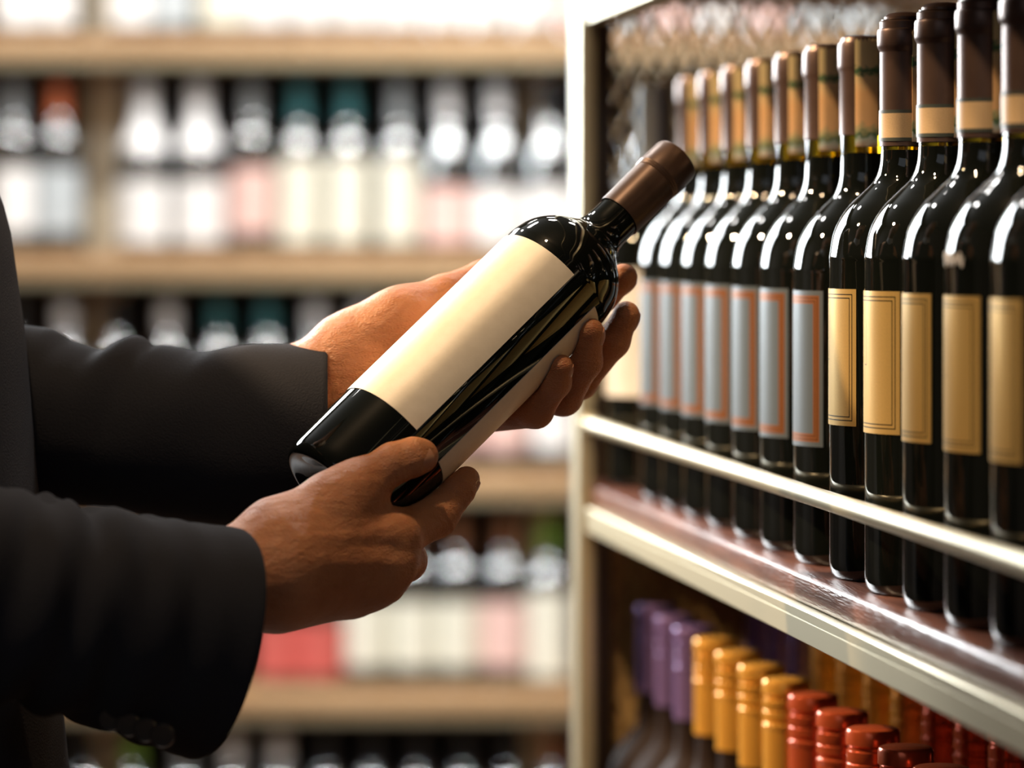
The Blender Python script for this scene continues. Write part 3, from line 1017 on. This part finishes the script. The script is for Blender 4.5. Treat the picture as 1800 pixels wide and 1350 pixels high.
for V, Fq in ((V1, F1), (V2, F2), (V3, F3), (V4, F4), (V5, F5)):
    allV.append(V); allF.append(Fq + off); off += len(V)
allV = np.concatenate(allV) - np.array([TX, TY, 0], dtype=np.float32)
allF = np.concatenate(allF)
me = bpy.data.meshes.new('body')
me.vertices.add(len(allV)); me.vertices.foreach_set('co', allV.astype(np.float32).ravel())
me.loops.add(len(allF) * 4); me.loops.foreach_set('vertex_index', allF.astype(np.int32).ravel())
me.polygons.add(len(allF)); me.polygons.foreach_set('loop_start', np.arange(0, len(allF) * 4, 4, dtype=np.int32))
me.update(calc_edges=True)
me.validate()
me.polygons.foreach_set('use_smooth', [True] * len(me.polygons))
me.materials.append(M['skin'])
body = link(bpy.data.objects.new('body', me), person)


# ---- fingernails
def nail(tip, prev, r, up, wd, ln, name='fingernail'):
    tip, along, up = Vector(tip), (Vector(tip) - Vector(prev)).normalized(), Vector(up)
    up = (up - along * up.dot(along)).normalized()
    c = tip + up * r - along * (ln * 0.28)
    side = along.cross(up)
    vs, fs = [], []
    nu, nv = 8, 8
    for lay in (0.0004, -0.0006):
        for i in range(nu + 1):
            for j in range(nv + 1):
                s, t = -1 + 2 * i / nu, -1 + 2 * j / nv
                # squircle outline
                ss = s * math.sqrt(1 - 0.38 * t * t)
                tt = t * math.sqrt(1 - 0.38 * s * s)
                p = c + along * (tt * ln / 2) + side * (ss * wd / 2) + up * (lay - 0.28 * wd * ss * ss - 0.10 * ln * tt * tt)
                vs.append(p - Vector((TX, TY, 0)))
    W = nv + 1
    o_ = W * (nu + 1)
    for i in range(nu):
        for j in range(nv):
            q = i * W + j
            fs.append((q, q + W, q + W + 1, q + 1))
            fs.append((o_ + q, o_ + q + 1, o_ + q + W + 1, o_ + q + W))
    rim = [i * W for i in range(nu + 1)] + [nu * W + j for j in range(1, nv + 1)] + [i * W + nv for i in range(nu - 1, -1, -1)] + [j for j in range(nv - 1, 0, -1)]
    for a, b_ in zip(rim, rim[1:] + rim[:1]): fs.append((b_, a, o_ + a, o_ + b_))
    return from_data(name, vs, fs, M['nail'], person, True, 50)


nail(P(743, 801, 1.848), P(692, 815, 1.842), 0.0100, (0.55, -0.8, -0.1), 0.0125, 0.0135)
nail(P(820, 843, 1.886), P(766, 906, 1.872), 0.0080, (0.75, -0.25, -0.45), 0.010, 0.0115)
nail(P(1096, 488, 1.968), P(1058, 520, 1.975), 0.0085, (0.5, 0.55, -0.6), 0.0105, 0.012)
nail(P(1101, 553, 1.944), P(1078, 600, 1.952), 0.0081, (0.75, 0.3, -0.3), 0.010, 0.012)
nail(P(1038, 582, 1.910), P(1030, 636, 1.922), 0.0078, (0.8, 0.1, -0.2), 0.0095, 0.011)
nail(P(987, 643, 1.902), P(978, 672, 1.908), 0.0066, (0.8, 0.1, -0.3), 0.0085, 0.0095)


# ------------------------------------------------------------------ clothes
def loft(rings, closed_start=True, closed_end=True):
    n = len(rings[0])
    vs = [p for r in rings for p in r]
    fs = []
    for k in range(len(rings) - 1):
        for i in range(n):
            j = (i + 1) % n
            fs.append((k * n + i, k * n + j, (k + 1) * n + j, (k + 1) * n + i))
    if closed_start: fs.append(tuple(range(n))[::-1])
    if closed_end: fs.append(tuple((len(rings) - 1) * n + i for i in range(n)))
    return vs, fs


def interp(x, xs, ys):
    return float(np.interp(x, xs, ys))


def sm(xs, ys, x, wdt):
    t = np.linspace(-1.5 * wdt, 1.5 * wdt, 13)
    g = np.exp(-(t / wdt) ** 2 * 2)
    return float((np.interp(x + t, xs, ys) * g).sum() / g.sum())


# far sleeve: measured top edge with its folds
tx = [-120, 0, 20, 45, 70, 95, 112, 124, 150, 184, 200, 215, 235, 252, 264, 272, 290, 320, 345, 370, 400, 450, 572, 600]
ty = [556, 562, 566, 572, 575, 579, 588, 597, 604, 614, 608, 598, 590, 593, 601, 608, 605, 610, 615, 616, 609, 604, 603, 603]
rings = []
NA = 72
xs_ring = list(np.linspace(-140, 572, 120))
for x in xs_ring:
    base_t = 568 + 35 * min(1, max(0, (x + 20) / 250))
    yb = interp(x, [-140, 140, 280, 410, 572], [872, 888, 908, 925, 934])
    Yc = interp(x, [-140, 572], [2.045, 1.968])
    ring = []
    for i in range(NA):
        ph = 2 * PI * i / NA                    # 0 = top, increasing towards the lens
        pp = ph if ph <= PI else ph - 2 * PI
        am = math.exp(-(pp / 1.15) ** 2)
        xe = x + 58 * pp if pp > 0 else x - 20 * pp
        dy = (sm(tx, ty, xe, 6) - base_t) * am * 1.15
        dy += 7 * math.sin(x / 37.0 + 2.2 * pp) * math.exp(-((abs(pp) - 1.4) / 0.8) ** 2) * (1 - 0.8 * min(1, max(0, (x - 280) / 220)))
        cy, hy = (base_t + yb) / 2, (yb - base_t) / 2
        cs, sn = math.cos(ph), math.sin(ph)
        e_ = 0.86
        yy_ = cy - hy * math.copysign(abs(cs) ** e_, cs) + dy * (1 if cs > -0.3 else 0)
        dep = -0.047 * math.copysign(abs(sn) ** e_, sn) * (1 - 0.05 * dy / 10)
        ring.append(P(x, yy_, Yc + dep) - Vector((TX, TY, 0)))
    rings.append(ring)


def turned_lip(rings, back):
    """the hem turned inwards: follows the sleeve itself a little way back"""
    def shrink(r, f, dx=0.0):
        c = sum(r, Vector()) / len(r)
        return [c + (p - c) * f + Vector((dx, 0, 0)) for p in r]
    return [shrink(rings[-1], 0.985, 0.0012), shrink(rings[-1], 0.96, 0.0004), shrink(rings[-1 - back // 3], 0.94), shrink(rings[-1 - back], 0.93)]


lip = turned_lip(rings, 18)
vs1, fs1 = loft(rings + lip, True, False)

# near sleeve
T_ = [(-220, 800, 1.73), (-110, 845, 1.74), (0, 862, 1.755), (60, 868, 1.76), (110, 884, 1.765), (150, 894, 1.77), (200, 893, 1.775), (250, 906, 1.782), (300, 914, 1.79), (360, 921, 1.796), (416, 927, 1.80)]
B_b = [(-260, 1230), (-140, 1225), (-40, 1228), (20, 1238), (70, 1248), (112, 1262), (158, 1277), (205, 1292), (246, 1306), (290, 1320), (326, 1333)]
rings = []
NS = 60
for s in range(NS + 1):
    q = s / NS * (len(T_) - 1)
    tp = [np.interp(q, range(len(T_)), [t[c] for t in T_]) for c in range(3)]
    bt = [np.interp(q, range(len(B_b)), [t[c] for t in B_b]) for c in range(2)]
    Yc = tp[2]
    Tw, Bw = P(tp[0], tp[1], Yc), P(bt[0], bt[1], Yc - 0.004)
    C = (Tw + Bw) / 2
    hv = (Tw - Bw) / 2
    near = Vector((0.026 * (0.4 + 0.6 * s / NS), -0.050, 0.0))
    ring = []
    for i in range(NA):
        ph = 2 * PI * i / NA
        cs, sn = math.cos(ph), math.sin(ph)
        e_ = 0.9
        fold = 0.0036 * math.sin(s * 0.55 + 2.4 * ph) * (1 - s / NS) + 0.0015 * math.sin(s * 0.8 - 1.5 * ph) * (0.8 - 0.7 * s / NS)
        p = C + hv * math.copysign(abs(cs) ** e_, cs) + near * math.copysign(abs(sn) ** e_, sn)
        p += (p - C).normalized() * fold
        ring.append(p - Vector((TX, TY, 0)))
    rings.append(ring)
lip = turned_lip(rings, 12)
vs2, fs2 = loft(rings + lip, True, False)

# jacket trunk with upper sleeves
zlev = [0.84, 0.95, 1.03, 1.08, 1.15, 1.22, 1.30, 1.36, 1.42, 1.47, 1.50]
xf = [-0.225, -0.228, -0.232, -0.236, -0.244, -0.252, -0.259, -0.268, -0.29, -0.33, -0.36]
hw = [0.20, 0.195, 0.19, 0.188, 0.188, 0.192, 0.2, 0.205, 0.205, 0.17, 0.10]
rings = []
for z in np.linspace(0.84, 1.50, 46):
    f_ = interp(z, zlev, xf); wd = interp(z, zlev, hw)
    bk = -0.545 if z < 1.40 else -0.545 + (z - 1.40) * 0.9
    cx = (f_ + bk) / 2
    hx = (f_ - bk) / 2
    rings.append([Vector((cx + hx * math.copysign(abs(math.cos(a)) ** 0.8, math.cos(a)), TY + wd * math.copysign(abs(math.sin(a)) ** 0.8, math.sin(a)), z)) - Vector((TX, TY, 0))
                  for a in [2 * PI * i / 64 for i in range(64)]])
vs3, fs3 = loft(rings, True, True)


def arm(a, b, ra, rb, n=24):
    a, b = Vector(a), Vector(b)
    d = (b - a).normalized()
    s = d.orthogonal().normalized()
    t = d.cross(s)
    rr = []
    for k in range(13):
        u = k / 12
        c = a + (b - a) * u
        rad = ra + (rb - ra) * u
        if k in (0, 12): rad *= 0.6
        rr.append([c + (s * math.cos(2 * PI * i / n) + t * math.sin(2 * PI * i / n)) * rad - Vector((TX, TY, 0)) for i in range(n)])
    return loft(rr)


vs4, fs4 = arm((-0.43, 1.70, 1.47), (-0.37, 1.735, 1.14), 0.075, 0.066)
vs5, fs5 = arm((-0.43, 2.10, 1.47), (-0.335, 2.06, 1.21), 0.075, 0.06)
V, Fc = [], []
for v_, f_ in ((vs1, fs1), (vs2, fs2), (vs3, fs3), (vs4, fs4), (vs5, fs5)):
    o_ = len(V)
    V += list(v_)
    Fc += [tuple(q + o_ for q in f) for f in f_]
jacket = from_data('jacket', V, Fc, M['suit'], person, True, 60)

# cuff buttons on the near sleeve
for k in range(4):
    c = P(196 + 30 * k, 1262 + 9.5 * k, 1.742) - Vector((TX, TY, 0))
    prof = [(0, 0.0), (0.0035, 0.0), (0.0055, 0.0006), (0.0062, 0.0018), (0.0055, 0.0028), (0.004, 0.0024), (0, 0.0022)]
    o = lathe('button', prof, M['button'], jacket, 20)
    o.matrix_local = Matrix.Translation(c) @ Matrix.Rotation(PI / 2 + 0.25, 4, 'X')

# trousers, shoes, hair, collar
V, Fc = [], []
for s in (-1, 1):
    rr = []
    for z, xw, yw, cx, cy in [(0.98, .135, .105, -.02, .085), (0.85, .125, .10, -.015, .09), (0.5, .085, .085, 0, .1), (0.2, .07, .07, -.02, .1), (0.06, .068, .066, -.02, .1)]:
        rr.append([Vector((cx + xw * math.cos(2 * PI * i / 28), s * cy + yw * math.sin(2 * PI * i / 28), z)) for i in range(28)])
    v_, f_ = loft(rr)
    o_ = len(V)
    V += v_
    Fc += [tuple(q + o_ for q in f) for f in f_]
from_data('trousers', V, Fc, M['suit'], person, True, 60)
for s in (-1, 1):
    Vs, Fs = surface_nets(lambda q: np.maximum(smin(capd(q, (-.06, s * .1, .045), (.14, s * .105, .03), 0.042, 0.036), capd(q, (-.03, s * .1, .06), (-.03, s * .1, .1), 0.045, 0.04), 0.03), -q[..., 2]),
                          (-.13, s * .1 - .07, -.012), (.2, s * .1 + .07, .15), 0.006)
    from_data('shoe', [tuple(v) for v in Vs], [tuple(int(q) for q in f) for f in Fs], M['leather'], person, True, 50)
Vs, Fs = surface_nets(lambda q: np.maximum(capd(q, (-.012, 0, 1.665), (-.016, 0, 1.712), 0.088, 0.095), np.maximum((q[..., 0] - 0.035) * 0.8 - (q[..., 2] - 1.70) * 0.6, 1.63 - q[..., 2])),
                      (-.13, -.12, 1.6), (.12, .12, 1.83), 0.006)
from_data('hair', [tuple(v) for v in Vs], [tuple(int(q) for q in f) for f in Fs], M['hair'], person, True, 50)
v_, f_ = lathe_data([(0.075, 1.46), (0.07, 1.51), (0.063, 1.535), (0.058, 1.535), (0.062, 1.50)], 32)
from_data('shirt_collar', [(x - 0.012, y, z) for x, y, z in v_], f_, M['shirt'], person)
